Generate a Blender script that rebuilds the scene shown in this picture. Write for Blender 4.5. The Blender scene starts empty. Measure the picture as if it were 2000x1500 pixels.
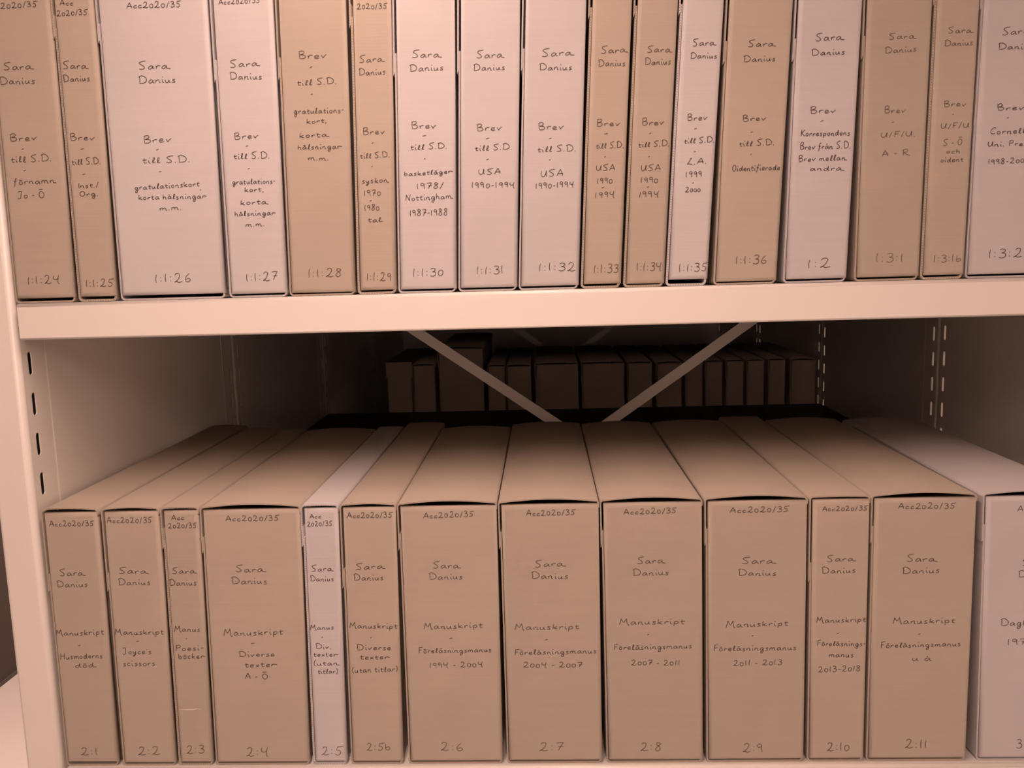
import bpy, bmesh, math, random
from mathutils import Matrix, Vector

random.seed(7)
scene = bpy.context.scene
COL = scene.collection

# ------------------------------------------------------------------ camera
cam_data = bpy.data.cameras.new('camera')
cam = bpy.data.objects.new('camera', cam_data)
COL.objects.link(cam)
rot = Matrix(((0.9990526, 0.0223574, 0.0373378),
              (0.0338879, 0.1386434, -0.9897624),
              (-0.0273052, 0.99009, 0.1377544)))
cam.matrix_world = Matrix.Translation((0.00872, -0.98234, 0.60674)) @ rot.to_4x4()
cam_data.sensor_width = 36.0
cam_data.lens = 1690.0 / 2000.0 * 36.0
cam_data.clip_start = 0.02
scene.camera = cam

# ------------------------------------------------------------------ world, exposure
world = bpy.data.worlds.new('world')
scene.world = world
world.use_nodes = True
world.node_tree.nodes['Background'].inputs[0].default_value = (1.0, 0.7, 0.55, 1)
world.node_tree.nodes['Background'].inputs[1].default_value = 0.0
scene.view_settings.view_transform = 'Standard'
scene.view_settings.look = 'None'
scene.view_settings.gamma = 1.0
scene.view_settings.use_curve_mapping = False
scene.view_settings.exposure = -0.1

# lamps: (name, x, y, z, size_x, size_y, watts)
WARM = (1.0, 0.67, 0.565)
LAMPS = [
    ('ceiling_light', -0.17, -0.66, 1.21, 0.14, 1.02, 11.2,
     'warm strip light over the aisle in front of the shelves'),
    ('ceiling_light', 0.15, -2.20, 1.32, 0.14, 1.06, 36.0,  # added fill, unseen, to lift the dim shelf interior
     'added warm fill strip, unseen behind the camera'),
    ('ceiling_light', -1.45, 0.80, 1.60, 0.16, 1.20, 185.0,
     'warm strip light over the passage left of the shelves'),
    ('ceiling_light', 1.55, 0.60, 1.60, 0.16, 1.20, 8.0,
     'warm strip light over the passage right of the shelves'),
]

# ------------------------------------------------------------------ measures (metres)
XL, XR = -0.6033, 0.7654          # inner faces of the bay
XLO = -0.6474                     # outer edge of the left upright
DEPTH = 0.6956                    # depth of one shelving unit
PITCH = 0.6960                    # unit to unit
SHELF = 0.5764                    # height of the upper shelf over the lower one
FLOOR, CEIL = -0.90, 1.75
UTOP = 1.32
BOXH = 0.33


# ------------------------------------------------------------------ helpers
def tag(o, label=None, cat=None, group=None, kind=None):
    if label: o['label'] = label
    if cat: o['category'] = cat
    if group: o['group'] = group
    if kind: o['kind'] = kind
    return o


def empty(name, loc, label, cat, group=None):
    o = bpy.data.objects.new(name, None)
    o.empty_display_size = 0.05
    COL.objects.link(o)
    o.location = loc
    return tag(o, label, cat, group)


def link(name, bm, mat, parent=None, color=None, smooth_below=None, recalc=True):
    if recalc:
        bmesh.ops.recalc_face_normals(bm, faces=bm.faces)
    me = bpy.data.meshes.new(name)
    if smooth_below is not None:
        for f in bm.faces:
            f.smooth = f.calc_area() < smooth_below
    bm.to_mesh(me)
    bm.free()
    me.materials.append(mat)
    o = bpy.data.objects.new(name, me)
    COL.objects.link(o)
    if parent: o.parent = parent
    if color: o.color = color
    return o


def add_box(bm, a, b):
    x0, y0, z0 = a
    x1, y1, z1 = b
    v = [bm.verts.new(p) for p in ((x0, y0, z0), (x1, y0, z0), (x1, y1, z0), (x0, y1, z0),
                                   (x0, y0, z1), (x1, y0, z1), (x1, y1, z1), (x0, y1, z1))]
    for q in ((0, 3, 2, 1), (4, 5, 6, 7), (0, 1, 5, 4), (1, 2, 6, 5), (2, 3, 7, 6), (3, 0, 4, 7)):
        bm.faces.new([v[i] for i in q])
    return v


def arc(cx, cz, r, a0, a1, n=6):
    return [(cx + r * math.cos(math.radians(a0 + (a1 - a0) * i / n)),
             cz + r * math.sin(math.radians(a0 + (a1 - a0) * i / n))) for i in range(n + 1)]


def sweep(bm, path, t, y0, y1, rim=None):
    """a sheet of thickness t along an (x, z) path, running from y0 to y1"""
    n = len(path)
    lay = bm.verts.layers.float.get('rim') or bm.verts.layers.float.new('rim')
    inn, out = [], []
    for i, (x, z) in enumerate(path):
        a = path[max(i - 1, 0)]
        b = path[min(i + 1, n - 1)]
        dx, dz = b[0] - a[0], b[1] - a[1]
        l = math.hypot(dx, dz) or 1
        nx, nz = -dz / l, dx / l
        inn.append((x + nx * t / 2, z + nz * t / 2))
        out.append((x - nx * t / 2, z - nz * t / 2))
    rings = []
    for pts, val in ((inn, 1.0), (out, 0.0)):
        for y in (y0, y1):
            r = []
            for (x, z) in pts:
                v = bm.verts.new((x, y, z))
                v[lay] = val
                r.append(v)
            rings.append(r)
    i0, i1, o0, o1 = rings
    for k in range(n - 1):
        bm.faces.new((o0[k], o0[k + 1], i0[k + 1], i0[k]))
        bm.faces.new((o1[k], i1[k], i1[k + 1], o1[k + 1]))
        bm.faces.new((o0[k], o1[k], o1[k + 1], o0[k + 1]))
        bm.faces.new((i0[k], i0[k + 1], i1[k + 1], i1[k]))
    for k in (0, n - 1):
        bm.faces.new((o0[k], i0[k], i1[k], o1[k]))


# ------------------------------------------------------------------ materials
def nodes(name):
    m = bpy.data.materials.new(name)
    m.use_nodes = True
    nt = m.node_tree
    return m, nt, nt.nodes['Principled BSDF'], nt.nodes, nt.links


def paint(name, col, rough=0.4, bump=0.02, spec=0.5, scale=900.0, metal=0.0, var=0.03):
    m, nt, p, N, L = nodes(name)
    tc = N.new('ShaderNodeTexCoord')
    n1 = N.new('ShaderNodeTexNoise'); n1.inputs['Scale'].default_value = scale
    n2 = N.new('ShaderNodeTexNoise'); n2.inputs['Scale'].default_value = 5.0
    L.new(tc.outputs['Object'], n1.inputs['Vector']); L.new(tc.outputs['Object'], n2.inputs['Vector'])
    mx = N.new('ShaderNodeMix'); mx.data_type = 'RGBA'
    mx.inputs['A'].default_value = (col[0] * (1 - var), col[1] * (1 - var), col[2] * (1 - var), 1)
    mx.inputs['B'].default_value = (min(col[0] * (1 + var), 1), min(col[1] * (1 + var), 1), min(col[2] * (1 + var), 1), 1)
    L.new(n2.outputs['Fac'], mx.inputs['Factor'])
    L.new(mx.outputs['Result'], p.inputs['Base Color'])
    b = N.new('ShaderNodeBump'); b.inputs['Strength'].default_value = bump; b.inputs['Distance'].default_value = 0.001
    L.new(n1.outputs['Fac'], b.inputs['Height']); L.new(b.outputs['Normal'], p.inputs['Normal'])
    p.inputs['Roughness'].default_value = rough
    p.inputs['Specular IOR Level'].default_value = spec
    p.inputs['Metallic'].default_value = metal
    return m


def cardboard(name, flute):
    """board tinted by the object's own colour; flute = corrugation showing through"""
    m, nt, p, N, L = nodes(name)
    tc = N.new('ShaderNodeTexCoord')
    oi = N.new('ShaderNodeObjectInfo')
    n1 = N.new('ShaderNodeTexNoise'); n1.inputs['Scale'].default_value = 9.0; n1.inputs['Detail'].default_value = 4.0
    L.new(tc.outputs['Object'], n1.inputs['Vector'])
    mp = N.new('ShaderNodeMapping'); mp.inputs['Scale'].default_value = (14.0, 14.0, 420.0)
    L.new(tc.outputs['Object'], mp.inputs['Vector'])
    n2 = N.new('ShaderNodeTexNoise'); n2.inputs['Scale'].default_value = 1.0; n2.inputs['Detail'].default_value = 2.0
    L.new(mp.outputs['Vector'], n2.inputs['Vector'])
    n3 = N.new('ShaderNodeTexNoise'); n3.inputs['Scale'].default_value = 700.0
    L.new(tc.outputs['Object'], n3.inputs['Vector'])
    # colour variation
    add = N.new('ShaderNodeMath'); add.operation = 'MULTIPLY_ADD'
    L.new(n1.outputs['Fac'], add.inputs[0]); add.inputs[1].default_value = 0.16; add.inputs[2].default_value = 0.89
    add2 = N.new('ShaderNodeMath'); add2.operation = 'MULTIPLY_ADD'
    L.new(n2.outputs['Fac'], add2.inputs[0]); add2.inputs[1].default_value = 0.07
    L.new(add.outputs[0], add2.inputs[2])
    add3 = N.new('ShaderNodeMath'); add3.operation = 'SUBTRACT'
    L.new(add2.outputs[0], add3.inputs[0]); add3.inputs[1].default_value = 0.0
    vm = N.new('ShaderNodeVectorMath'); vm.operation = 'SCALE'
    L.new(oi.outputs['Color'], vm.inputs[0]); L.new(add3.outputs[0], vm.inputs['Scale'])
    # cut edge: flutes as dark dots in the middle of the sheet
    at = N.new('ShaderNodeAttribute'); at.attribute_name = 'rim'
    d = N.new('ShaderNodeMath'); d.operation = 'SUBTRACT'; L.new(at.outputs['Fac'], d.inputs[0]); d.inputs[1].default_value = 0.5
    da = N.new('ShaderNodeMath'); da.operation = 'ABSOLUTE'; L.new(d.outputs[0], da.inputs[0])
    band = N.new('ShaderNodeMath'); band.operation = 'LESS_THAN'; L.new(da.outputs[0], band.inputs[0])
    band.inputs[1].default_value = 0.17 if flute else 0.09
    sx = N.new('ShaderNodeSeparateXYZ'); L.new(tc.outputs['Object'], sx.inputs[0])
    sm = N.new('ShaderNodeMath'); sm.operation = 'ADD'; L.new(sx.outputs['X'], sm.inputs[0]); L.new(sx.outputs['Z'], sm.inputs[1])
    sc = N.new('ShaderNodeMath'); sc.operation = 'MULTIPLY'; L.new(sm.outputs[0], sc.inputs[0]); sc.inputs[1].default_value = 2 * math.pi / 0.0029
    si = N.new('ShaderNodeMath'); si.operation = 'SINE'; L.new(sc.outputs[0], si.inputs[0])
    th = N.new('ShaderNodeMath'); th.operation = 'GREATER_THAN'; L.new(si.outputs[0], th.inputs[0]); th.inputs[1].default_value = 0.25 if flute else -2.0
    an = N.new('ShaderNodeMath'); an.operation = 'MULTIPLY'; L.new(band.outputs[0], an.inputs[0]); L.new(th.outputs[0], an.inputs[1])
    am = N.new('ShaderNodeMath'); am.operation = 'MULTIPLY'; L.new(an.outputs[0], am.inputs[0]); am.inputs[1].default_value = 0.8 if flute else 0.55
    mx = N.new('ShaderNodeMix'); mx.data_type = 'RGBA'
    L.new(am.outputs[0], mx.inputs['Factor']); L.new(vm.outputs[0], mx.inputs['A'])
    mx.inputs['B'].default_value = (0.10, 0.065, 0.045, 1)
    L.new(mx.outputs['Result'], p.inputs['Base Color'])
    # relief
    wz = N.new('ShaderNodeMath'); wz.operation = 'MULTIPLY'; L.new(sx.outputs['Z'], wz.inputs[0]); wz.inputs[1].default_value = 2 * math.pi / 0.0034
    ws = N.new('ShaderNodeMath'); ws.operation = 'SINE'; L.new(wz.outputs[0], ws.inputs[0])
    wm = N.new('ShaderNodeMath'); wm.operation = 'MULTIPLY'; L.new(ws.outputs[0], wm.inputs[0]); wm.inputs[1].default_value = 0.045 if flute else 0.02
    h = N.new('ShaderNodeMath'); h.operation = 'MULTIPLY_ADD'; L.new(n3.outputs['Fac'], h.inputs[0]); h.inputs[1].default_value = 0.12; L.new(wm.outputs[0], h.inputs[2])
    b = N.new('ShaderNodeBump'); b.inputs['Strength'].default_value = 0.35; b.inputs['Distance'].default_value = 0.0006
    L.new(h.outputs[0], b.inputs['Height']); L.new(b.outputs['Normal'], p.inputs['Normal'])
    p.inputs['Roughness'].default_value = 0.85
    p.inputs['Specular IOR Level'].default_value = 0.2
    return m


M_STEEL = paint('cream_steel', (0.80, 0.76, 0.70), rough=0.32, bump=0.015)
M_BRACE = paint('brace_steel', (0.78, 0.72, 0.66), rough=0.5, bump=0.25, scale=500, var=0.12)
M_BOARD = cardboard('board_smooth', False)
M_FLUTE = cardboard('board_fluted', True)
M_DECK = paint('shade_dark_steel', (0.035, 0.025, 0.02), rough=0.6)  # near-black stands in for shade on the rear units' boards and cuts bounce
M_WALL = paint('wall_paint', (0.88, 0.86, 0.82), rough=0.8, bump=0.1, scale=200)
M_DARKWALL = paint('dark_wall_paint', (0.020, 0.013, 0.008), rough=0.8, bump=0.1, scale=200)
M_CEIL = paint('ceiling_paint', (0.75, 0.73, 0.70), rough=0.9, bump=0.1, scale=150)
M_FLOOR = paint('floor_vinyl', (0.26, 0.245, 0.23), rough=0.35, bump=0.02, scale=60, var=0.04)
M_BASE = paint('baseboard_black', (0.03, 0.025, 0.02), rough=0.6)
M_PENCIL = paint('pencil_graphite', (0.10, 0.072, 0.058), rough=0.6, bump=0.0)
M_FAINT = paint('pencil_faint', (0.17, 0.125, 0.10), rough=0.6, bump=0.0)
M_CREASE = paint('board_crease', (0.66, 0.60, 0.52), rough=0.8, bump=0.0)


def glow(name, col, strength):
    m, nt, p, N, L = nodes(name)
    p.inputs['Base Color'].default_value = (0.8, 0.8, 0.8, 1)
    p.inputs['Emission Color'].default_value = (*col, 1)
    p.inputs['Emission Strength'].default_value = strength
    return m


# ------------------------------------------------------------------ room
def slab(name, a, b, mat, kind='structure'):
    bm = bmesh.new()
    add_box(bm, a, b)
    return tag(link(name, bm, mat), kind=kind)


WX0, WX1, WY0, WY1 = -2.044, 2.3, -2.95, 2.7875
slab('floor', (WX0, WY0, FLOOR - 0.05), (WX1, WY1, FLOOR), M_FLOOR)
slab('ceiling', (WX0, WY0, CEIL), (WX1, WY1, CEIL + 0.05), M_CEIL)
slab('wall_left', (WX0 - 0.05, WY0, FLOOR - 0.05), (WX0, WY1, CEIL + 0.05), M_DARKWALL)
slab('wall_right', (WX1, WY0, FLOOR - 0.05), (WX1 + 0.05, WY1, CEIL + 0.05), M_WALL)
slab('wall_back', (WX0 - 0.05, WY1, FLOOR - 0.05), (WX1 + 0.05, WY1 + 0.05, CEIL + 0.05), M_WALL)
slab('wall_front', (WX0 - 0.05, WY0 - 0.05, FLOOR - 0.05), (WX1 + 0.05, WY0, CEIL + 0.05), M_WALL)
slab('baseboard_left', (WX0, WY0, FLOOR), (WX0 + 0.008, WY1, FLOOR + 0.012), M_BASE)

for (nm, x, y, z, sx, sy, watts, lab) in LAMPS:
    t = empty(nm, (x, y, z), lab, 'light', 'ceiling lights')
    bm = bmesh.new()
    add_box(bm, (-sx / 2 - 0.015, -sy / 2 - 0.02, 0.004), (sx / 2 + 0.015, sy / 2 + 0.02, 0.06))
    bmesh.ops.bevel(bm, geom=bm.edges[:], offset=0.006, segments=2, affect='EDGES')
    link('lamp_housing', bm, M_STEEL, t)
    for py in (-sy * 0.35, sy * 0.35):
        bm = bmesh.new()
        add_box(bm, (-0.006, py - 0.006, 0.058), (0.006, py + 0.006, CEIL - z))
        link('hanger_rod', bm, M_STEEL, t)
    ld = bpy.data.lights.new('lamp_light', 'AREA')
    ld.shape = 'RECTANGLE'; ld.size = sx; ld.size_y = sy
    ld.energy = watts; ld.color = WARM
    lo = bpy.data.objects.new('lamp_light', ld)
    COL.objects.link(lo)
    lo.parent = t


# ------------------------------------------------------------------ shelving units
SLOT_Y, SLOT_W, SLOT_H, SLOT_P = 0.0230, 0.0082, 0.0278, 0.0490
CREASE = 0.0570


def upright_bm(left, back, phase):
    """an L shaped post: front face, rounded corner, slotted flange into the bay"""
    bm = bmesh.new()
    w = XL - XLO
    r = 0.007
    z0, z1 = FLOOR, UTOP
    prof = [(-w, 0.012), (-w + 0.0008, 0.0035)] + [(-w + 0.004, 0.0)]
    prof += [(-r + r * math.sin(math.radians(a)), r - r * math.cos(math.radians(a))) for a in range(0, 91, 15)]
    ca, cb = SLOT_Y - 0.010, SLOT_Y + 0.010
    prof += [(0.0, ca)]
    prof2 = [(0.0, cb), (0.0, CREASE - 0.003), (0.0002, CREASE - 0.001), (0.0005, CREASE), (0.0005, CREASE + 0.004)]

    def M(u, y):
        if not left and y > CREASE - 0.002 and u > 0:
            u = 0.0
        x = XL + u if left else XR - u
        return x, (DEPTH - y if back else y)

    for pr in (prof, prof2):
        prev = None
        for (u, y) in pr:
            x, yy = M(u, y)
            cur = (bm.verts.new((x, yy, z0)), bm.verts.new((x, yy, z1)))
            if prev:
                bm.faces.new((prev[0], cur[0], cur[1], prev[1]))
            prev = cur
    # slotted strip
    k0 = math.floor((z0 - phase) / SLOT_P) - 1
    z = phase + k0 * SLOT_P
    while z - SLOT_P / 2 < z1:
        lo, hi = max(z - SLOT_P / 2, z0), min(z + SLOT_P / 2, z1)
        if hi - lo > SLOT_H + 0.004 and lo < z - SLOT_H / 2 and hi > z + SLOT_H / 2:
            ring, outer = [], []
            rr = SLOT_W / 2
            hz = SLOT_H / 2 - rr
            for i in range(16):
                a = math.radians(-90 + 22.5 * (i + 0.5))
                cy, cz = math.cos(a) * rr, math.sin(a) * rr + (hz if math.sin(a) > 0 else -hz)
                ring.append((SLOT_Y + cy, z + cz))
            hw = (cb - ca) / 2
            # cell outline points matched to the ring: right side up, top, left side down, bottom
            zl, zh = lo, hi
            def P(i):
                a = math.radians(-90 + 22.5 * (i + 0.5))
                c, s = math.cos(a), math.sin(a)
                m = max(abs(c), abs(s))
                yy_, zz_ = c / m * hw, s / m
                zz = z + (zz_ * ((zh - z) if zz_ > 0 else (z - zl)))
                return (SLOT_Y + yy_, zz)
            outer = [P(i) for i in range(16)]
            corners = {1: (SLOT_Y + hw, zl), 5: (SLOT_Y + hw, zh), 9: (SLOT_Y - hw, zh), 13: (SLOT_Y - hw, zl)}
            vr = [bm.verts.new((*M(0, p[0]), p[1])) for p in ring]
            vo = [bm.verts.new((*M(0, p[0]), p[1])) for p in outer]
            for i in range(16):
                j = (i + 1) % 16
                if i in corners:
                    c = bm.verts.new((*M(0, corners[i][0]), corners[i][1]))
                    bm.faces.new((vr[i], vo[i], c, vo[j], vr[j]))
                else:
                    bm.faces.new((vr[i], vo[i], vo[j], vr[j]))
        elif hi > lo:
            v = [bm.verts.new((*M(0, a), b)) for a, b in ((ca, lo), (cb, lo), (cb, hi), (ca, hi))]
            bm.faces.new(v)
        z += SLOT_P
    bmesh.ops.remove_doubles(bm, verts=bm.verts[:], dist=1e-5)
    # one consistent side: normals towards the bay / the outside of the post
    for f in bm.faces:
        f.normal_update()
        n = f.normal
        want = Vector(((1 if left else -1), (1 if back else -1), 0))
        if n.dot(want) < 0:
            f.normal_flip()
    for f in bm.faces:
        f.smooth = False
    for f in bm.faces:
        if f.calc_area() < (z1 - z0) * 0.0035:
            f.smooth = abs(f.normal.x) < 0.995 and abs(f.normal.y) < 0.995
    return bm


def solid(o, t):
    m = o.modifiers.new('thickness', 'SOLIDIFY')
    m.thickness = t
    m.offset = -1
    return o


def shelf_bm(x0, x1, d, t=0.0422):
    """folded sheet: deck, rounded front and back lips with returns"""
    bm = bmesh.new()
    r, rb = 0.0040, 0.0025
    half = []
    half += [(0.018, -t), (rb, -t)]
    half += [(rb - rb * math.sin(math.radians(a)), -t + rb - rb * math.cos(math.radians(a))) for a in range(15, 91, 15)]
    half += [(r - r * math.cos(math.radians(a)), -r + r * math.sin(math.radians(a))) for a in range(0, 91, 15)]
    prof = half + [(d - y, z) for (y, z) in reversed(half)]
    prev = None
    for (y, z) in prof:
        cur = (bm.verts.new((x0, y, z)), bm.verts.new((x1, y, z)))
        if prev:
            bm.faces.new((prev[0], prev[1], cur[1], cur[0]))
        prev = cur
    for f in bm.faces:
        f.normal_update()
    for f in bm.faces:
        c = f.calc_center_median()
        want = Vector((0, c.y - d / 2, (c.z + t / 2) * 10))
        if f.normal.dot(want) < 0:
            f.normal_flip()
        f.smooth = f.calc_area() < 0.004
    # end caps: folded down side flanges
    for x in (x0 + 0.0006, x1 - 0.0006):
        v = [bm.verts.new((x, a, b)) for a, b in ((0.003, -t + 0.003), (d - 0.003, -t + 0.003), (d - 0.003, -0.002), (0.003, -0.002))]
        bm.faces.new(v if x > 0 else v[::-1])
    return bm


def brace_bm(y, sgn, width=0.0195):
    """a flat steel strip crossing the back of the bay"""
    bm = bmesh.new()
    cx, cz, sl = (XL + XR) / 2, 0.258, 0.70
    L = (XR - XL) / 2 - 0.004
    a = Vector((cx - L, 0, cz + sgn * sl * L))
    b = Vector((cx + L, 0, cz - sgn * sl * L))
    d = (b - a).normalized()
    n = Vector((-d.z, 0, d.x)) * width / 2
    y += 0.0016 * sgn
    pts = [a + n, b + n, b - n, a - n]
    fr = [bm.verts.new((p.x, y - 0.001, p.z)) for p in pts]
    bk = [bm.verts.new((p.x, y + 0.001, p.z)) for p in pts]
    bm.faces.new(fr); bm.faces.new(bk[::-1])
    for i in range(4):
        j = (i + 1) % 4
        bm.faces.new((fr[i], bk[i], bk[j], fr[j]))
    return bm


def shelving_unit(y, phase, shelves, braces, label, deck=None):
    t = empty('shelving_unit', (0, y, FLOOR), label, 'shelf', 'steel shelving units')
    def at(o):
        o.location = (0, 0, -FLOOR)
        return o
    for left in (True, False):
        for back in (False, True):
            at(solid(link('upright', upright_bm(left, back, phase), M_STEEL, t, recalc=False), 0.0014))
    bm = bmesh.new()
    add_box(bm, (XL - 0.0012, CREASE + 0.003, FLOOR + 0.04), (XL + 0.0001, DEPTH - CREASE - 0.003, UTOP))
    add_box(bm, (XLO - 0.0014, 0.0065, FLOOR + 0.02), (XLO - 0.0004, DEPTH - 0.0065, UTOP))
    at(link('side_panel', bm, M_STEEL, t))
    bm = bmesh.new()
    add_box(bm, (XR - 0.0002, CREASE + 0.0035, FLOOR + 0.04), (XR + 0.0012, DEPTH - CREASE - 0.0035, UTOP))
    at(link('side_panel', bm, M_STEEL, t))
    for z in shelves:
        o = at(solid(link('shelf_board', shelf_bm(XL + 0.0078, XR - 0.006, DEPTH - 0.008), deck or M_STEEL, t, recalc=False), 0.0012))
        o.location = (0, -0.0045 if y == 0 else 0.0008, z - FLOOR)
    if braces:
        for s in (1, -1):
            at(link('cross_brace', brace_bm(DEPTH - 0.006, s), M_BRACE, t))
        bm = bmesh.new()
        bmesh.ops.create_cone(bm, cap_ends=True, segments=24, radius1=0.021, radius2=0.021, depth=0.003,
                              matrix=Matrix.Translation(((XL + XR) / 2, DEPTH - 0.0105, 0.258)) @ Matrix.Rotation(math.pi / 2, 4, 'X'))
        bmesh.ops.create_cone(bm, cap_ends=True, segments=6, radius1=0.007, radius2=0.007, depth=0.006,
                              matrix=Matrix.Translation(((XL + XR) / 2, DEPTH - 0.0150, 0.258)) @ Matrix.Rotation(math.pi / 2, 4, 'X'))
        at(link('brace_joint', bm, M_BRACE, t))
    return t


shelving_unit(0.0, 0.4066, (0.0, SHELF), True, 'cream steel shelving unit at the front holding two rows of labelled archive boxes')
shelving_unit(PITCH, 0.4010, (0.205, SHELF), False, 'shelving unit with a bare shelf coloured dark for shade directly behind the front shelves', M_DECK)
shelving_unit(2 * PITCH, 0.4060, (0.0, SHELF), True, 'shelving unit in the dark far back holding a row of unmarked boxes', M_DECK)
shelving_unit(3 * PITCH, 0.4066, (0.0, SHELF), False, 'deepest shelving unit, only its slotted right post glinting beyond the brace')


# ------------------------------------------------------------------ handwriting: a single-stroke hand
def G(w, *strokes):
    return (w, strokes)


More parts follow.
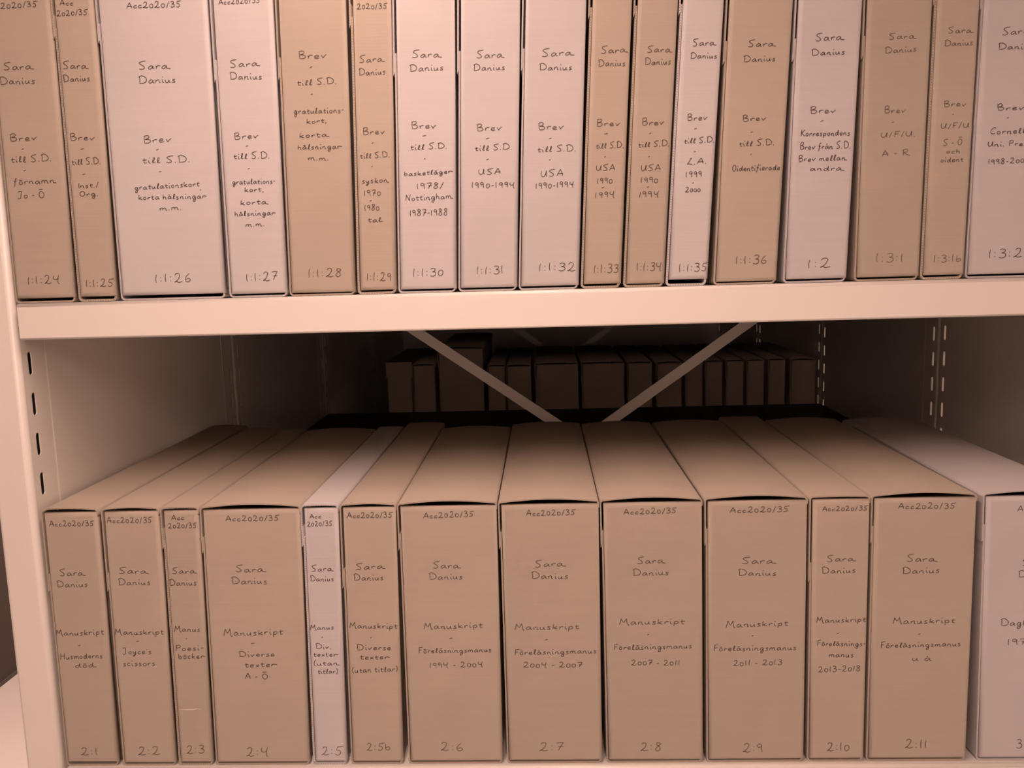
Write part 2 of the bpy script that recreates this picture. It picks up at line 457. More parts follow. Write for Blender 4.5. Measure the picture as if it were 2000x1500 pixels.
GL = {
 'S': G(.66, [(.66,1.0),(.36,.95),(.12,.8),(.2,.6),(.42,.4),(.5,.16),(.32,.0),(.04,.06)]),
 'D': G(.8, [(.1,.92),(.13,.5),(.1,.05)], [(.0,.85),(.32,1.0),(.66,.75),(.76,.4),(.55,.1),(.1,.03)]),
 'B': G(.62, [(.1,.95),(.08,.5),(.12,.0)], [(.02,.88),(.32,1.0),(.48,.82),(.36,.6),(.14,.5)], [(.14,.5),(.46,.46),(.58,.22),(.4,.02),(.12,.02)]),
 'A': G(.62, [(.0,.0),(.3,.9),(.36,.9),(.52,.35),(.56,.0)], [(.08,.32),(.3,.36),(.62,.36)]),
 'U': G(.6, [(.05,.9),(.02,.4),(.16,.05),(.36,.15),(.5,.6),(.52,.92)], [(.52,.9),(.5,.3),(.6,.02)]),
 'L': G(.5, [(.42,.85),(.3,.98),(.18,.5),(.0,.05)], [(.0,.05),(.2,.1),(.5,.02)]),
 'O': G(.62, [(.3,.96),(.08,.75),(.04,.3),(.26,.02),(.52,.25),(.54,.7),(.3,.96)]),
 'I': G(.14, [(.08,.9),(.06,.4),(.08,.0)]),
 'J': G(.55, [(.05,.9),(.25,.98),(.5,.95)], [(.4,.95),(.36,.4),(.3,.02),(.1,-.06),(.02,.08)]),
 'R': G(.7, [(.1,.95),(.08,.5),(.1,.0)], [(.0,.85),(.35,1.0),(.5,.78),(.36,.55),(.12,.48)], [(.14,.48),(.4,.2),(.75,-.04)]),
 'C': G(.58, [(.58,.9),(.34,.96),(.1,.6),(.1,.2),(.3,.0),(.58,.12)]),
 'P': G(.52, [(.12,.95),(.08,.5),(.08,.0)], [(.02,.88),(.34,1.0),(.5,.78),(.36,.55),(.1,.5)]),
 'F': G(.5, [(.1,.9),(.08,.45),(.06,.0)], [(.05,.92),(.3,.95),(.56,1.0)], [(.08,.5),(.25,.52),(.42,.55)]),
 'K': G(.6, [(.12,.95),(.08,.5),(.04,.0)], [(.58,.95),(.3,.6),(.1,.45)], [(.12,.48),(.35,.2),(.62,.0)]),
 'H': G(.68, [(.1,.95),(.06,.5),(.0,-.05)], [(.06,.5),(.3,.5),(.55,.52)], [(.6,.95),(.56,.5),(.52,.0)]),
 'N': G(.66, [(.05,.0),(.08,.5),(.1,.95)], [(.1,.95),(.3,.5),(.52,.0)], [(.52,.0),(.56,.5),(.6,1.0)]),
 'M': G(.85, [(.0,.0),(.08,.5),(.14,.95)], [(.14,.95),(.25,.6),(.38,.35)], [(.38,.35),(.5,.65),(.62,.95)], [(.62,.95),(.66,.4),(.78,-.05),(.85,.02)]),
 'E': G(.5, [(.5,.95),(.2,.9),(.1,.7),(.3,.55),(.1,.35),(.15,.05),(.5,.08)]),
 'a': G(.52, [(.4,.46),(.2,.5),(.02,.22),(.12,.02),(.3,.15),(.42,.46)], [(.42,.46),(.42,.12),(.56,.03)]),
 'b': G(.48, [(.08,.95),(.05,.5),(.06,.05)], [(.06,.3),(.28,.5),(.42,.28),(.28,.02),(.06,.05)]),
 'c': G(.38, [(.38,.44),(.18,.5),(.03,.24),(.14,.01),(.38,.1)]),
 'd': G(.54, [(.38,.44),(.18,.5),(.02,.22),(.12,.02),(.32,.2),(.44,.95)], [(.44,.95),(.42,.3),(.46,.03),(.56,.06)]),
 'e': G(.42, [(.05,.22),(.3,.28),(.34,.44),(.16,.5),(.04,.24),(.14,.02),(.42,.1)]),
 'f': G(.4, [(.42,.9),(.28,.98),(.18,.6),(.14,.1),(.06,-.35)], [(.02,.46),(.2,.48),(.36,.5)]),
 'g': G(.5, [(.4,.45),(.2,.5),(.03,.25),(.14,.06),(.34,.22),(.42,.46)], [(.42,.46),(.4,-.1),(.28,-.48),(.1,-.42),(.16,-.2),(.5,.06)]),
 'h': G(.46, [(.08,.95),(.05,.5),(.03,.0)], [(.05,.28),(.2,.48),(.34,.4),(.36,.03),(.46,.04)]),
 'i': G(.18, [(.04,.5),(.05,.2),(.1,.02),(.18,.05)], [(.09,.76),(.12,.73)]),
 'j': G(.2, [(.1,.5),(.08,-.2),(-.08,-.42)], [(.12,.76),(.14,.73)]),
 'k': G(.46, [(.1,.95),(.06,.5),(.03,.0)], [(.4,.5),(.2,.32),(.06,.24)], [(.08,.25),(.24,.12),(.46,.03)]),
 'l': G(.3, [(.0,.08),(.16,.4),(.26,.86),(.16,.9),(.08,.4),(.12,.04),(.3,.1)]),
 'm': G(.72, [(.0,.46),(.04,.3),(.03,.0)], [(.03,.28),(.18,.48),(.3,.4),(.3,.02)], [(.3,.28),(.46,.48),(.58,.38),(.6,.05),(.72,.04)]),
 'n': G(.48, [(.0,.46),(.04,.3),(.03,.0)], [(.03,.28),(.2,.48),(.33,.4),(.35,.05),(.48,.04)]),
 'o': G(.42, [(.2,.5),(.04,.34),(.08,.06),(.26,.02),(.38,.25),(.3,.46),(.2,.5)]),
 'p': G(.48, [(.06,.48),(.05,.0),(.03,-.42)], [(.05,.3),(.26,.5),(.42,.3),(.28,.04),(.06,.08)]),
 'r': G(.36, [(.0,.46),(.05,.3),(.04,.0)], [(.04,.24),(.16,.44),(.28,.48),(.38,.42)]),
 's': G(.36, [(.34,.48),(.16,.5),(.08,.36),(.26,.2),(.26,.05),(.1,.0),(.0,.05)]),
 't': G(.36, [(.16,.8),(.12,.4),(.16,.04),(.36,.08)], [(.0,.5),(.18,.5),(.4,.54)]),
 'u': G(.48, [(.02,.48),(.02,.14),(.14,.01),(.3,.18),(.36,.48)], [(.36,.48),(.36,.1),(.48,.03)]),
 'v': G(.44, [(.0,.46),(.1,.2),(.16,.01)], [(.16,.01),(.24,.25),(.44,.52)]),
 'x': G(.42, [(.02,.48),(.2,.24),(.4,.02)], [(.38,.5),(.2,.24),(.0,.0)]),
 'y': G(.46, [(.02,.48),(.06,.2),(.22,.15),(.36,.46)], [(.38,.48),(.3,-.1),(.14,-.44),(.02,-.36),(.2,-.12),(.46,.06)]),
 'z': G(.4, [(.0,.46),(.2,.48),(.36,.46)], [(.36,.46),(.16,.2),(.0,.02)], [(.0,.02),(.2,.04),(.4,.02)]),
 '0': G(.42, [(.2,.66),(.05,.5),(.04,.16),(.2,.0),(.36,.18),(.36,.5),(.2,.66)]),
 '1': G(.2, [(.1,.95),(.06,.5),(.08,.0)]),
 '2': G(.56, [(.06,.78),(.2,.98),(.4,.88),(.34,.5),(.18,.2),(.0,.02)], [(.0,.02),(.14,.12),(.3,.0),(.56,.1)]),
 '3': G(.46, [(.04,.88),(.22,.98),(.4,.85),(.32,.62),(.16,.54)], [(.16,.54),(.4,.46),(.42,.16),(.22,.0),(.0,.08)]),
 '4': G(.5, [(.1,.9),(.04,.6),(.2,.42),(.42,.55)], [(.48,.95),(.4,.5),(.38,.1),(.48,-.12)]),
 '5': G(.54, [(.16,.9),(.34,.9),(.62,1.0)], [(.18,.88),(.1,.55)], [(.1,.55),(.34,.5),(.4,.2),(.22,.0),(.0,.1)]),
 '6': G(.46, [(.36,.95),(.14,.65),(.04,.25),(.2,.0),(.4,.18),(.3,.4),(.08,.28)]),
 '7': G(.46, [(.0,.88),(.24,.94),(.46,.94)], [(.46,.94),(.3,.5),(.14,.0)], [(.12,.46),(.3,.46),(.48,.48)]),
 '8': G(.46, [(.38,.85),(.2,.98),(.08,.78),(.3,.5),(.38,.18),(.2,.0),(.04,.18),(.18,.48),(.4,.78),(.36,.88)]),
 '9': G(.42, [(.34,.78),(.18,.92),(.04,.7),(.16,.5),(.34,.68)], [(.36,.85),(.34,.4),(.36,.0)]),
 '-': G(.3, [(.02,.36),(.14,.38),(.28,.4)]),
 '.': G(.14, [(.04,.03),(.07,.01)]),
 ',': G(.14, [(.1,.06),(.06,-.1),(.0,-.24)]),
 ':': G(.2, [(.08,.58),(.11,.55)], [(.08,.16),(.11,.13)]),
 '/': G(.32, [(.3,.98),(.15,.4),(.0,-.12)]),
 '(': G(.26, [(.26,1.0),(.08,.65),(.05,.25),(.2,-.12)]),
 ')': G(.26, [(.06,1.0),(.22,.65),(.2,.25),(.0,-.12)]),
 "'": G(.12, [(.08,.85),(.04,.68)]),
 ' ': G(.34),
}
for base, new, acc in (('a', 'ä', [(.08,.74),(.22,.75),(.38,.77)]), ('o', 'ö', [(.04,.74),(.2,.75),(.36,.77)]),
                       ('O', 'Ö', [(.08,1.22),(.3,1.23),(.54,1.25)]), ('a', 'å', [(.2,.72),(.26,.8),(.2,.82),(.19,.73)])):
    GL[new] = (GL[base][0], tuple(GL[base][1]) + (acc,))


def spline(pts, n=4):
    if len(pts) < 3:
        return [Vector(p) for p in pts]
    P = [Vector(p) for p in pts]
    P = [P[0] * 2 - P[1]] + P + [P[-1] * 2 - P[-2]]
    out = []
    for i in range(1, len(P) - 2):
        a, b, c, d = P[i - 1], P[i], P[i + 1], P[i + 2]
        for k in range(n):
            t = k / n
            out.append(0.5 * ((2 * b) + (c - a) * t + (2 * a - 5 * b + 4 * c - d) * t * t + (3 * b - a - 3 * c + d) * t ** 3))
    out.append(P[-2])
    return out


def write_line(bm, text, u0, u1, v, h, y, lean, rng, pen=0.00087, tilt=0.0):
    adv = 0.0
    items = []
    for i, ch in enumerate(text):
        w, strokes = GL[ch]
        items.append((adv, ch))
        adv += w + (0.0 if ch == ' ' else 0.14)
    total = max(adv - 0.14, 0.05)
    sx = (u1 - u0) / total
    if text == '-':
        h = 0.012
    mean = (u0 + u1) / 2
    for (a, ch) in items:
        dy = rng.uniform(-0.035, 0.035)
        sc = rng.uniform(0.93, 1.06)
        sl = rng.uniform(-0.04, 0.05)
        if ch.islower():
            sc *= 0.84
        last = items[-1][0] == a and ch in 'anmlrd' and len(text) > 2
        for si, st in enumerate(GL[ch][1]):
            if last and si == len(GL[ch][1]) - 1:
                st = list(st) + [(st[-1][0] + 0.2, st[-1][1] - 0.03)]
            pts = [(u0 + sx * (a + px * rng.uniform(0.97, 1.03) + sl * py), v + h * (py * sc + dy) + tilt * (u0 + sx * a - mean)) for (px, py) in st]
            if text == '-':
                pts = [(u0 + (u1 - u0) * k / 2, v + 0.0004 * k - 0.0004) for k in range(3)]
            if ch in '.:' or (ch in 'ij' and st is GL[ch][1][1]):      # a dot
                cx = u0 + sx * (a + st[0][0]) if text != '-' else u0
                cz = v + h * (st[0][1] + dy)
                ring = [bm.verts.new((cx + lean * cz + pen * 0.62 * math.cos(q * math.pi / 4), y, cz + pen * 0.62 * math.sin(q * math.pi / 4))) for q in range(8)]
                bm.faces.new(ring)
                continue
            pl = spline(pts)
            n = len(pl)
            prev = None
            for i, p in enumerate(pl):
                q0, q1 = pl[max(i - 1, 0)], pl[min(i + 1, n - 1)]
                d = (q1 - q0)
                if d.length < 1e-7:
                    d = Vector((1, 0))
                d.normalize()
                wd = pen / 2 * (0.55 + 0.45 * min(1, (i + 1) / 3, (n - i) / 3)) * rng.uniform(0.85, 1.1)
                nn = Vector((-d.y, d.x)) * wd
                A, B = p + nn, p - nn
                cur = (bm.verts.new((A.x + lean * A.y, y, A.y)), bm.verts.new((B.x + lean * B.y, y, B.y)))
                if prev:
                    bm.faces.new((prev[0], prev[1], cur[1], cur[0]))
                prev = cur


# ------------------------------------------------------------------ archive boxes
def shear(bm, lean, w, d):
    for v in bm.verts:
        v.co.x += lean * v.co.z - w / 2
        v.co.y -= d / 2


BROWN = (0.446, 0.386, 0.316)
GREY = (0.54, 0.515, 0.51)


def archive_box(x, y, z, w, h, d, lean, tone, fluted, bow, text, label, group, seed, faint=False, flap_gap=0.002, front_y=-0.004, crease=None, lid_tilt=0.0):
    rng = random.Random(seed)
    mat = M_FLUTE if fluted else M_BOARD
    k = rng.uniform(0.97, 1.03)
    col = (tone[0] * k, tone[1] * k, tone[2] * k, 1)
    root = empty('archive_box', (x + w / 2, y + d / 2, z), label, 'box', group)
    notch, tab = (0.040, 0.052) if w < 0.052 else (0.080, 0.104) if w < 0.09 else (0.037, 0.058)
    zn = h - notch - 0.004
    tb = 0.0023 if fluted else 0.0018
    # carton: folded bottom and sides, the left edge notched near the top
    bm = bmesh.new()
    xl, xr, r = 0.0004 + tb / 2, w - 0.0018 - tb / 2, 0.0038
    bl = arc(xl + r, tb / 2 + r, r, 180, 270)
    br = arc(xr - r, tb / 2 + r, r, 270, 360)
    sweep(bm, [(xl, h - notch)] + [(xl, zn - (zn - 0.012) * i / 10) for i in range(10)] + bl + br + [(xr, 0.0085), (xr - 0.0004, 0.0098)], tb, -0.0004, 0.0298)
    sweep(bm, [(xl, h - 0.0045)] + bl + br + [(xr, h - 0.0045)], tb, 0.03, d - 0.004)
    lay = bm.verts.layers.float['rim']
    add_box(bm, (xr - tb / 2, 0.006, 0.011), (xr + tb / 2, 0.0298, h - 0.0045))
    add_box(bm, (xl + tb / 2 + 0.0002, d - 0.004 - tb, tb + 0.0002), (xr - tb / 2 - 0.0002, d - 0.0042, h - 0.0045))
    shear(bm, lean, w, d)
    link('carton', bm, mat, root, col)
    # lid: left tab, top sheet bowed upwards, short right turn-down
    bm = bmesh.new()
    tl = 0.0016
    x0, x1, zt, rc = tl / 2 - 0.0012, w - tl / 2, h - tl / 2, 0.0032
    path = [(x0, h - tab), (x0, h - tab / 2)] + [(x0 + rc - rc * math.cos(math.radians(a)), zt - rc + rc * math.sin(math.radians(a))) for a in range(0, 91, 18)]
    nb = 14
    path += [(x0 + rc + (x1 - x0 - 2 * rc) * i / nb, zt + bow * math.sin(math.pi * i / nb) + lid_tilt * (1 - i / nb)) for i in range(1, nb)]
    path += [(x1 - rc + rc * math.sin(math.radians(a)), zt - rc + rc * math.cos(math.radians(a))) for a in range(0, 91, 18)]
    path += [(x1, h - 0.009)]
    sweep(bm, path[::-1], tl, -0.0012, d)
    for v in bm.verts:                       # the tab ends in a slanted cut
        if v.co.z < h - tab + 0.001:
            v.co.z += 0.010 if v.co.y > 0.02 else 0.0
            if v.co.y < 0.001 and v.co.x > x0:
                v.co.z += 0.004
    for f in bm.faces:
        n = f.normal
        f.normal_update()
        f.smooth = abs(f.normal.y) < 0.5 and f.calc_area() < d * 0.02
    shear(bm, lean, w, d)
    link('lid', bm, mat, root, col)
    # front flap with rounded folds
    bm = bmesh.new()
    fx0, fx1 = 0.0004 + tb + 0.0006, w - 0.0005
    fz0, fz1 = tb + 0.0006 + flap_gap, h - tl - 0.0026
    add_box(bm, (fx0, front_y, fz0), (fx1, 0.0052, fz1))
    ed = [e for e in bm.edges if all(abs(v.co.y - front_y) < 1e-6 for v in e.verts)]
    bmesh.ops.bevel(bm, geom=ed, offset=0.0050, segments=10, profile=0.5, affect='EDGES', clamp_overlap=True)
    # keep the folds attached behind the front edges of the sides
    for v in bm.verts:
        if v.co.y > 0.004 and v.co.x > w - 0.004:
            pass
    for f in bm.faces:
        f.smooth = f.calc_area() < 0.0017 and abs(f.normal.y) < 0.99
    shear(bm, lean, w, d)
    flap = link('front_flap', bm, mat, root, col)
    if text:
        blocks = {}
        lines = text.split('|')
        for i, ln in enumerate(lines):
            t = ln.split('~')[0]
            nm = ('box_number' if i == len(lines) - 1 else 'accession_number' if t[:3] == 'Acc' or t == '2020/35'
                  else 'name_inscription' if t in ('Sara', 'Danius') else 'contents_inscription')
            blocks.setdefault(nm, []).append(ln)
        for nm, part in blocks.items():
            bm = bmesh.new()
            for ln in part:
                t, a, b, c, hh = ln.split('~')
                write_line(bm, t, int(a) * 1e-4, int(b) * 1e-4, int(c) * 1e-4, int(hh) * 1e-4, front_y - 0.00025, lean, rng,
                           tilt=rng.uniform(-0.02, 0.03))
            for v in bm.verts:
                v.co.x -= w / 2
                v.co.y -= d / 2
            link(nm, bm, M_FAINT if faint else M_PENCIL, flap, recalc=False)
    if crease:
        bm = bmesh.new()
        a, c, b, c1 = crease
        pts = [(a + (b - a) * i / 8, c + (c1 - c) * i / 8 + rng.uniform(-0.0006, 0.0006)) for i in range(9)]
        prev = None
        for i, (u, v) in enumerate(pts):
            hw = 0.0006 * math.sin(math.pi * (i + 0.3) / 8.6) + 0.0001
            cur = (bm.verts.new((u + lean * v - w / 2, front_y - 0.0002 - d / 2, v + hw)), bm.verts.new((u + lean * v - w / 2, front_y - 0.0002 - d / 2, v - hw)))
            if prev:
                bm.faces.new((prev[0], prev[1], cur[1], cur[0]))
            prev = cur
        link('scuff_mark', bm, M_CREASE, flap, recalc=False)
    return root


# row, mark, left edge, width, lean, lines of writing (text~left~right~baseline~height in 0.1 mm)
BOXES = [
 ('low','2:1',-0.5985,0.0678,0.0077,"Acc2020/35~94~637~3101~69|Sara~162~451~2484~90|Danius~117~495~2342~84|Manuskript~47~643~1730~85|-~308~340~1598~13|Husmoderns~76~598~1427~79|död~250~487~1314~73|2:1~217~438~163~109"),
 ('low','2:2',-0.5267,0.0687,0.0121,"Acc2020/35~67~613~3128~69|Sara~160~498~2498~83|Danius~142~537~2357~83|Manuskript~54~655~1727~85|-~307~345~1643~13|Joyce's~130~485~1479~79|scissors~124~518~1327~86|2:2~220~497~158~116"),
 ('low','2:3',-0.4562,0.0451,0.0158,"Acc~133~288~3155~63|2020/35~90~430~3054~63|Sara~95~375~2489~83|Danius~54~385~2342~83|Manus~78~392~1759~78|-~210~229~1668~13|Poesi-~74~421~1517~79|böcker~105~415~1412~79|2:3~127~345~175~115"),
 ('low','2:4',-0.4096,0.1193,0.0199,"Acc2020/35~307~945~3128~69|Sara~391~732~2497~89|Danius~340~768~2350~89|Manuskript~205~931~1704~91|-~532~582~1600~13|Diverse~379~819~1429~79|texter~448~813~1297~79|A - Ö~440~724~1140~73|2:4~408~677~135~115"),
 ('low','2:5',-0.2875,0.0439,0.0167,"Acc~104~238~3146~56|2020/35~69~369~3051~63|Sara~94~341~2496~82|Danius~76~360~2369~76|Manus~50~336~1765~71|-~183~202~1668~13|Div.~108~295~1518~72|texter~79~354~1420~72|(utan~74~368~1308~72|titlar)~120~364~1203~72|2:5~120~380~143~115"),
 ('low','2:5b',-0.2402,0.066,0.0148,"Acc2020/35~82~617~3141~68|Sara~155~486~2513~82|Danius~132~488~2374~83|Manuskript~59~635~1770~84|-~303~321~1654~13|Diverse~136~552~1498~78|texter~175~511~1381~72|(utan titlar)~69~624~1217~79|2:5b~207~504~199~101"),
 ('low','2:6',-0.1686,0.117,0.0044,"Acc2020/35~302~894~3132~68|Sara~389~700~2512~82|Danius~341~744~2373~82|Manuskript~258~965~1758~84|-~561~598~1636~13|Föreläsningsmanus~184~1061~1454~78|1994 - 2004~307~951~1265~72|2:6~407~683~186~114"),
 ('low','2:7',-0.0474,0.1172,-0.0012,"Acc2020/35~319~888~3136~68|Sara~400~738~2513~82|Danius~360~795~2361~82|Manuskript~148~911~1732~83|-~499~536~1603~13|Föreläsningsmanus~133~1113~1421~78|2004 - 2007~233~939~1253~71|2:7~404~690~178~114"),
 ('low','2:8',0.0741,0.1178,-0.0075,"Acc2020/35~260~871~3134~68|Sara~405~711~2532~87|Danius~355~775~2388~82|Manuskript~188~956~1780~83|-~514~538~1653~13|Föreläsningsmanus~116~1039~1472~77|2007 - 2011~320~898~1266~71|2:8~414~661~170~113"),
 ('low','2:9',0.195,0.1175,-0.0056,"Acc2020/35~271~947~3131~67|Sara~408~776~2514~81|Danius~373~813~2364~81|Manuskript~231~956~1739~83|-~532~556~1625~13|Föreläsningsmanus~86~1055~1439~77|2011 - 2013~316~889~1253~71|2:9~435~674~148~113"),
 ('low','2:10',0.3157,0.0682,-0.0054,"Acc2020/35~125~639~3132~55|Sara~183~495~2524~81|Danius~132~521~2381~81|Manuskript~82~653~1778~82|-~317~347~1645~13|Föreläsnings-~93~654~1485~70|manus~233~520~1345~77|2013-2018~110~602~1165~71|2:10~229~497~154~112"),
 ('low','2:11',0.3862,0.1185,-0.0046,"Acc2020/35~281~925~3140~67|Sara~394~715~2510~87|Danius~351~779~2367~81|Manuskript~262~978~1753~82|-~557~586~1621~13|Föreläsningsmanus~128~1054~1462~76|u å~502~716~1289~77|2:11~446~712~180~112"),
 ('low','3',0.5165,0.118,-0.0163,"Acc2020/35~363~956~3093~67|Sara~439~753~2440~86|Danius~398~816~2304~80|Dagböcker~219~841~1713~88|1970~304~616~1474~76|3~456~522~178~111"),
 ('up','24',-0.6012,0.0724,0.0083,"Acc2020/35~-2~590~3235~64|Sara~144~463~2584~82|Danius~88~489~2431~82|Brev~136~453~1815~84|-~262~291~1726~11|till S.D.~130~595~1583~79|-~262~292~1490~11|förnamn~135~608~1340~79|Jo - Ö~167~480~1182~79|1:1:24~185~562~217~99"),
 ('up','25',-0.5267,0.0469,0.0064,"Acc~106~255~3244~59|2020/35~62~405~3135~59|Sara~78~343~2573~82|Danius~70~371~2436~76|Brev~87~367~1799~78|-~195~236~1705~11|till S.D.~86~414~1535~73|-~193~228~1429~11|Inst./~133~368~1281~62|Org.~142~354~1185~62|1:1:25~120~443~164~93"),
 ('up','26',-0.477,0.1236,0.0067,"Acc2020/35~348~957~3182~64|Sara~432~760~2537~87|Danius~420~840~2388~82|Brev~420~740~1750~89|-~560~589~1672~11|till S.D.~397~938~1524~78|-~576~599~1431~11|gratulationskort~281~1023~1248~68|,~1028~1040~1220~45|korta hälsningar~317~1079~1123~68|m.m.~549~801~1004~68|1:1:26~432~853~194~104"),
 ('up','27',-0.3502,0.0687,0.0089,"Acc2020/35~99~556~3190~58|Sara~181~489~2529~81|Danius~172~532~2393~76|Brev~177~454~1757~77|-~305~334~1679~11|till S.D.~164~568~1538~72|-~313~336~1433~11|gratulations-~129~616~1264~67|kort,~263~478~1179~62|korta~208~505~1038~68|hälsningar~135~585~914~68|m.m.~251~467~794~68|1:1:27~219~579~184~98"),
 ('up','28',-0.2806,0.0771,0.0173,"Brev~230~542~2589~86|-~351~379~2498~11|till S.D.~206~644~2311~70|-~350~373~2210~11|gratulations-~153~712~2005~71|kort,~291~514~1902~60|korta~204~514~1749~66|hälsningar~181~658~1620~66|m.m.~291~521~1498~67|1:1:28~235~616~205~98"),
 ('up','29',-0.202,0.0458,0.0258,"2020/35~82~412~3083~58|Sara~90~349~2529~75|Danius~86~380~2393~76|Brev~110~361~1760~77|-~210~233~1667~11|till S.D.~80~407~1506~66|-~198~215~1413~11|syskon~90~378~1233~73|1970~110~300~1094~67|-~172~195~1039~11|1980~111~279~931~68|tal~149~299~806~62|1:1:29~115~395~148~92"),
 ('up','30',-0.1553,0.0675,0.0289,"Sara~197~500~2556~80|Danius~172~543~2416~75|Brev~180~458~1803~82|-~304~344~1726~11|till S.D.~171~575~1581~66|-~318~335~1478~11|basketläger~93~619~1305~61|1978/~234~532~1153~67|Nottingham~105~622~1031~73|1987-1988~149~575~856~73|1:1:30~174~522~180~98"),
 ('up','31',-0.0868,0.0678,0.0367,"Sara~199~484~2526~80|Danius~166~513~2398~70|Brev~207~484~1758~82|-~309~349~1676~11|till S.D.~191~599~1547~66|-~316~345~1450~11|USA~232~476~1289~67|1990-1994~152~631~1138~67|1:1:31~207~519~189~97"),
 ('up','32',-0.0184,0.0689,0.0436,"Sara~207~535~2522~80|Danius~188~544~2373~75|Brev~189~471~1747~82|-~310~338~1654~11|till S.D.~189~612~1509~71|-~315~332~1423~11|USA~228~477~1246~72|1990-1994~174~594~1117~67|1:1:32~227~641~203~97"),
 ('up','33',0.0518,0.0461,0.0495,"Sara~134~400~2533~74|Danius~112~405~2394~75|Brev~112~375~1764~76|-~204~244~1683~11|till S.D.~120~423~1529~66|-~213~230~1437~11|USA~129~337~1288~66|1990~145~314~1150~66|-~197~226~1106~11|1994~128~343~995~67|1:1:33~140~415~166~97"),
 ('up','34',0.0996,0.0468,0.0525,"Sara~146~400~2521~74|Danius~130~412~2393~75|Brev~126~371~1759~76|-~214~236~1673~11|till S.D.~103~439~1530~66|-~214~231~1422~11|USA~143~356~1273~66|1990~143~334~1141~66|-~213~241~1097~11|1994~133~348~986~67|1:1:34~141~415~176~97"),
 ('up','35',0.1472,0.0472,0.0563,"Sara~148~384~2573~74|Danius~134~420~2440~69|Brev~137~354~1793~76|-~220~248~1706~11|till S.D.~118~446~1553~65|-~229~251~1461~11|L.A.~164~376~1329~66|1999~155~334~1187~66|-~231~248~1126~11|2000~158~327~1027~55|1:1:35~139~452~157~91"),
 ('up','36',0.2005,0.0708,0.0457,"Sara~236~515~2540~74|Danius~201~541~2387~69|Brev~224~479~1767~70|-~319~342~1649~11|till S.D.~205~583~1505~65|-~327~344~1415~11|Oidentifierade~142~660~1237~71|1:1:36~230~575~224~96"),
 ('up','1:2',0.278,0.0707,0.0324,"Sara~212~495~2578~79|Danius~182~536~2430~69|Brev~197~472~1824~75|-~312~345~1743~11|Korrespondens~110~640~1585~70|Brev från S.D.~107~654~1444~76|Brev mellan~96~606~1319~71|andra~229~573~1214~66|1:2~256~510~159~102"),
 ('up','131',0.3566,0.0716,0.0129,"Sara~255~525~2567~68|Danius~223~553~2430~68|Brev~240~470~1799~75|-~327~349~1703~11|U/F/U.~218~586~1549~59|A - R~238~535~1349~65|1:3:1~221~523~200~101"),
 ('up','131b',0.429,0.0481,0.0151,"Sara~145~392~2607~68|Danius~115~416~2477~68|Brev~145~384~1847~70|-~242~258~1767~11|U/F/U~125~425~1621~59|S - Ö~157~364~1439~65|och~199~347~1357~54|oident~144~386~1265~60|1:3:1b~126~427~188~84"),
 ('up','132',0.4782,0.118,0.0161,"Sara~221~505~2571~78|Danius~188~569~2419~68|Brev~218~505~1790~69|-~327~348~1711~11|Cornell~158~539~1544~70|Uni. Press~145~613~1414~59|1998-2003~162~599~1230~60|1:3:2~226~592~216~101"),
]
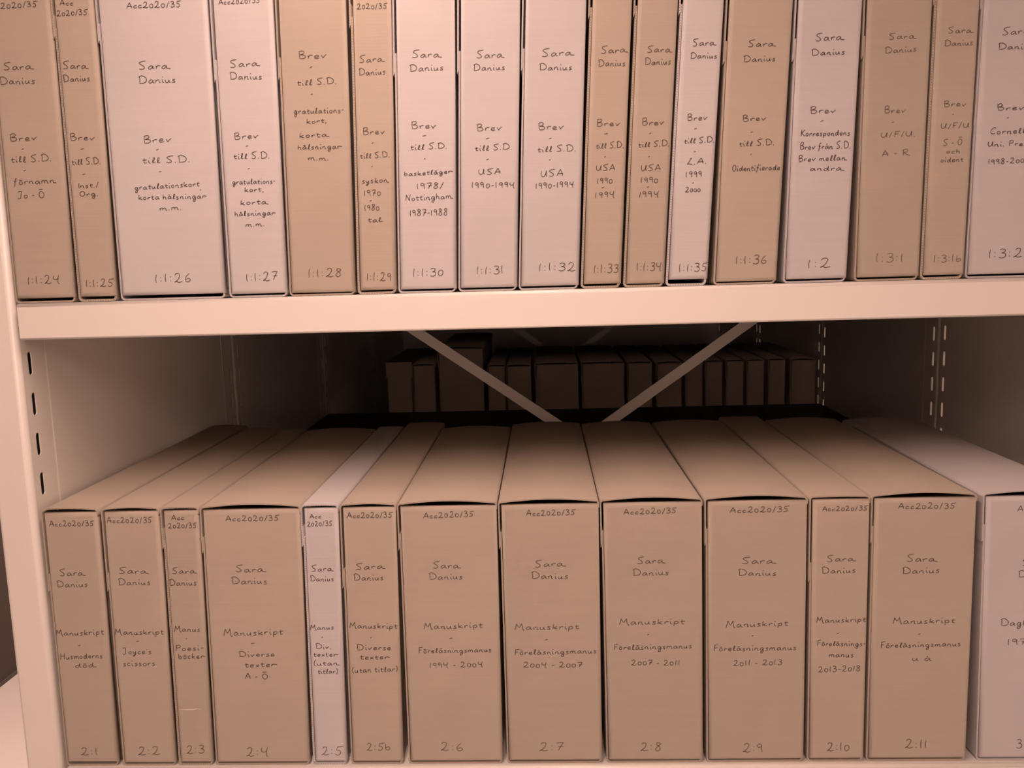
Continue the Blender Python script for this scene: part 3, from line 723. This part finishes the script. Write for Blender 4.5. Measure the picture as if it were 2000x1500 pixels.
# mark: (tone, fluted, depth, bow, faint, label)
INFO = {
 '2:1': (BROWN, 0, .535, .0012, 0, 'brown archive box marked 2:1, leftmost on the lower shelf beside the upright'),
 '2:2': (BROWN, 0, .503, .0018, 0, 'brown archive box marked 2:2 with "scissors" written on its front'),
 '2:3': (BROWN, 1, .484, .0006, 0, 'narrow brown archive box marked 2:3 with a scuff low on its front'),
 '2:4': (BROWN, 0, .474, .0034, 0, 'wide brown archive box marked 2:4 "Diverse texter A - Ö" on the lower shelf'),
 '2:5': (GREY, 1, .494, .0006, 0, 'narrow pale grey archive box marked 2:5 among brown ones on the lower shelf'),
 '2:5b': (BROWN, 0, .522, .0016, 0, 'medium brown archive box marked 2:5b right of the narrow grey one'),
 '2:6': (BROWN, 0, .468, .0034, 0, 'wide brown archive box marked 2:6 "1994 - 2004" on the lower shelf'),
 '2:7': (BROWN, 0, .492, .0034, 0, 'wide brown archive box marked 2:7 "2004 - 2007" on the lower shelf'),
 '2:8': (BROWN, 0, .484, .0036, 0, 'wide brown archive box marked 2:8 "2007 - 2011" on the lower shelf'),
 '2:9': (BROWN, 0, .484, .0034, 0, 'wide brown archive box marked 2:9 "2011 - 2013" on the lower shelf'),
 '2:10': (BROWN, 0, .520, .0006, 0, 'medium brown archive box marked 2 10 between two wide ones on the lower shelf'),
 '2:11': (BROWN, 0, .482, .0036, 0, 'wide brown archive box marked 2 11, last brown one on the lower shelf'),
 '3': (GREY, 0, .470, .0034, 0, 'pale grey archive box marked 3 at the right end of the lower shelf'),
 '24': (BROWN, 0, .470, .0015, 0, 'brown archive box marked 1:1:24, leftmost on the upper shelf'),
 '25': (BROWN, 1, .470, .0006, 0, 'narrow brown archive box marked 1:1:25 on the upper shelf'),
 '26': (GREY, 0, .470, .0030, 0, 'wide pale grey archive box marked 1:1:26, widest on the upper shelf'),
 '27': (GREY, 0, .470, .0015, 0, 'pale grey archive box marked 1:1:27 right of the widest box'),
 '28': (BROWN, 0, .470, .0015, 0, 'brown archive box marked 1:1:28 without a name at the top'),
 '29': (BROWN, 1, .470, .0006, 0, 'narrow brown archive box marked 1:1:29 with "syskon" on its front'),
 '30': (GREY, 0, .470, .0015, 0, 'pale grey archive box marked 1:1:30 with "Nottingham" on its front'),
 '31': (GREY, 0, .470, .0015, 0, 'pale grey archive box marked 1:1:31 with "USA 1990-1994" on its front'),
 '32': (GREY, 0, .470, .0015, 0, 'pale grey archive box marked 1:1:32 left of the two narrow brown USA boxes'),
 '33': (BROWN, 1, .470, .0006, 0, 'narrow brown archive box marked 1:1:33, left one of two narrow USA boxes'),
 '34': (BROWN, 1, .470, .0006, 0, 'narrow brown archive box marked 1:1:34, right one of two narrow USA boxes'),
 '35': (GREY, 1, .470, .0006, 0, 'narrow pale grey leaning archive box marked 1:1:35 with "L.A." on its front'),
 '36': (BROWN, 0, .470, .0015, 0, 'brown archive box marked 1:1:36 with "Oidentifierade" on its front'),
 '1:2': (GREY, 0, .470, .0015, 0, 'pale grey archive box marked 1:2 with "Korrespondens" on its front'),
 '131': (BROWN, 0, .470, .0015, 1, 'brown archive box marked 1:3:1 with faint "A - R" on its front'),
 '131b': (BROWN, 1, .470, .0006, 1, 'narrow brown archive box marked 1:3:1b with faint "S - Ö" writing'),
 '132': (GREY, 0, .470, .0030, 0, 'pale grey archive box marked 1:3:2 at the right end of the upper shelf'),
}
GAPS = {'24': .0028, '25': .0026, '26': .003, '35': .0042, '28': .0008, '36': .0008, '33': .0016, '34': .0006, '2:1': .003}
for i, (row, mark, bx, bw, lean, text) in enumerate(BOXES):
    tone, fl, dep, bow, faint, label = INFO[mark]
    archive_box(bx, 0.004, (SHELF if row == 'up' else 0.0) + 0.0004, bw, BOXH + (0.012 if row == 'up' else 0.0), dep, lean, tone, bool(fl), bow, text, label,
                'archive boxes on the upper shelf' if row == 'up' else 'archive boxes on the lower shelf',
                100 + i, bool(faint), flap_gap=GAPS.get(mark, .0015),
                crease={'2:3': (.006, .0755, .036, .0760), '2:5b': (.0045, .3225, .0125, .3120)}.get(mark),
                lid_tilt=.0012 if mark == '2:1' else 0.0)

# ------------------------------------------------------------------ the far row, on the third unit
FAR = [(-.3608, .0630, .3336, 'dim box right of the lidded one in the dark far row'),
       (-.2872, .1265, .3795, 'dim tall wide box standing above all others in the dark far row'),
       (-.1493, .0489, .3272, 'dim narrow box first right of the tall one in the dark far row'),
       (-.0961, .0689, .3259, 'dim medium box second right of the tall one in the dark far row'),
       (-.0157, .1202, .3284, 'dim wide box, left one of two wide equal boxes in the dark far row'),
       (.1131, .1197, .3283, 'dim wide box, right one of two wide equal boxes in the dark far row'),
       (.2414, .0682, .3267, 'dim medium box with an open lid edge, next right of the two wide equal boxes'),
       (.3209, .0709, .3248, 'dim medium box half covered by the right brace in the dark far row'),
       (.4017, .0481, .3258, 'dim narrow box just below the right brace, sixth from the right in the far row'),
       (.4569, .0480, .3259, 'dim narrow box, fifth from the right in the dark far row'),
       (.5134, .0493, .3260, 'dim narrow box, fourth from the right in the dark far row'),
       (.5712, .0478, .3261, 'dim narrow box, third from the right in the dark far row'),
       (.6302, .0464, .3261, 'dim narrow box, second from the right in the dark far row'),
       (.6907, .0690, .3247, 'dim box at the right end of the dark far row, against the post')]
FY = 2 * PITCH + 0.030
for i, (fx, fw, fh, lab) in enumerate(FAR):
    archive_box(fx, FY, 0.0004, fw, fh, 0.47, 0.0, BROWN, False, .002 if fw > .06 else .0008, None,
                lab, 'unmarked boxes on the far shelf', 300 + i)
t = empty('lidded_box', (-.3995, FY + 0.20, 0.0004), 'dim box with a separate overhanging lid, leftmost in the dark far row', 'box', 'unmarked boxes on the far shelf')
bm = bmesh.new()
add_box(bm, (-.0335, -.197, 0), (.0335, .197, .338))
bmesh.ops.bevel(bm, geom=bm.edges[:], offset=0.002, segments=2, affect='EDGES')
link('carton', bm, M_BOARD, t, (*BROWN, 1))
bm = bmesh.new()
add_box(bm, (-.0365, -.200, .3385), (.0365, .200, .3405))
add_box(bm, (-.0365, -.200, .298), (.0365, -.1975, .3384))
add_box(bm, (-.0365, .1975, .298), (.0365, .200, .3384))
add_box(bm, (-.0365, -.1974, .298), (-.0340, .1974, .3384))
add_box(bm, (.0340, -.1974, .298), (.0365, .1974, .3384))
link('lid', bm, M_BOARD, t, (*BROWN, 1))
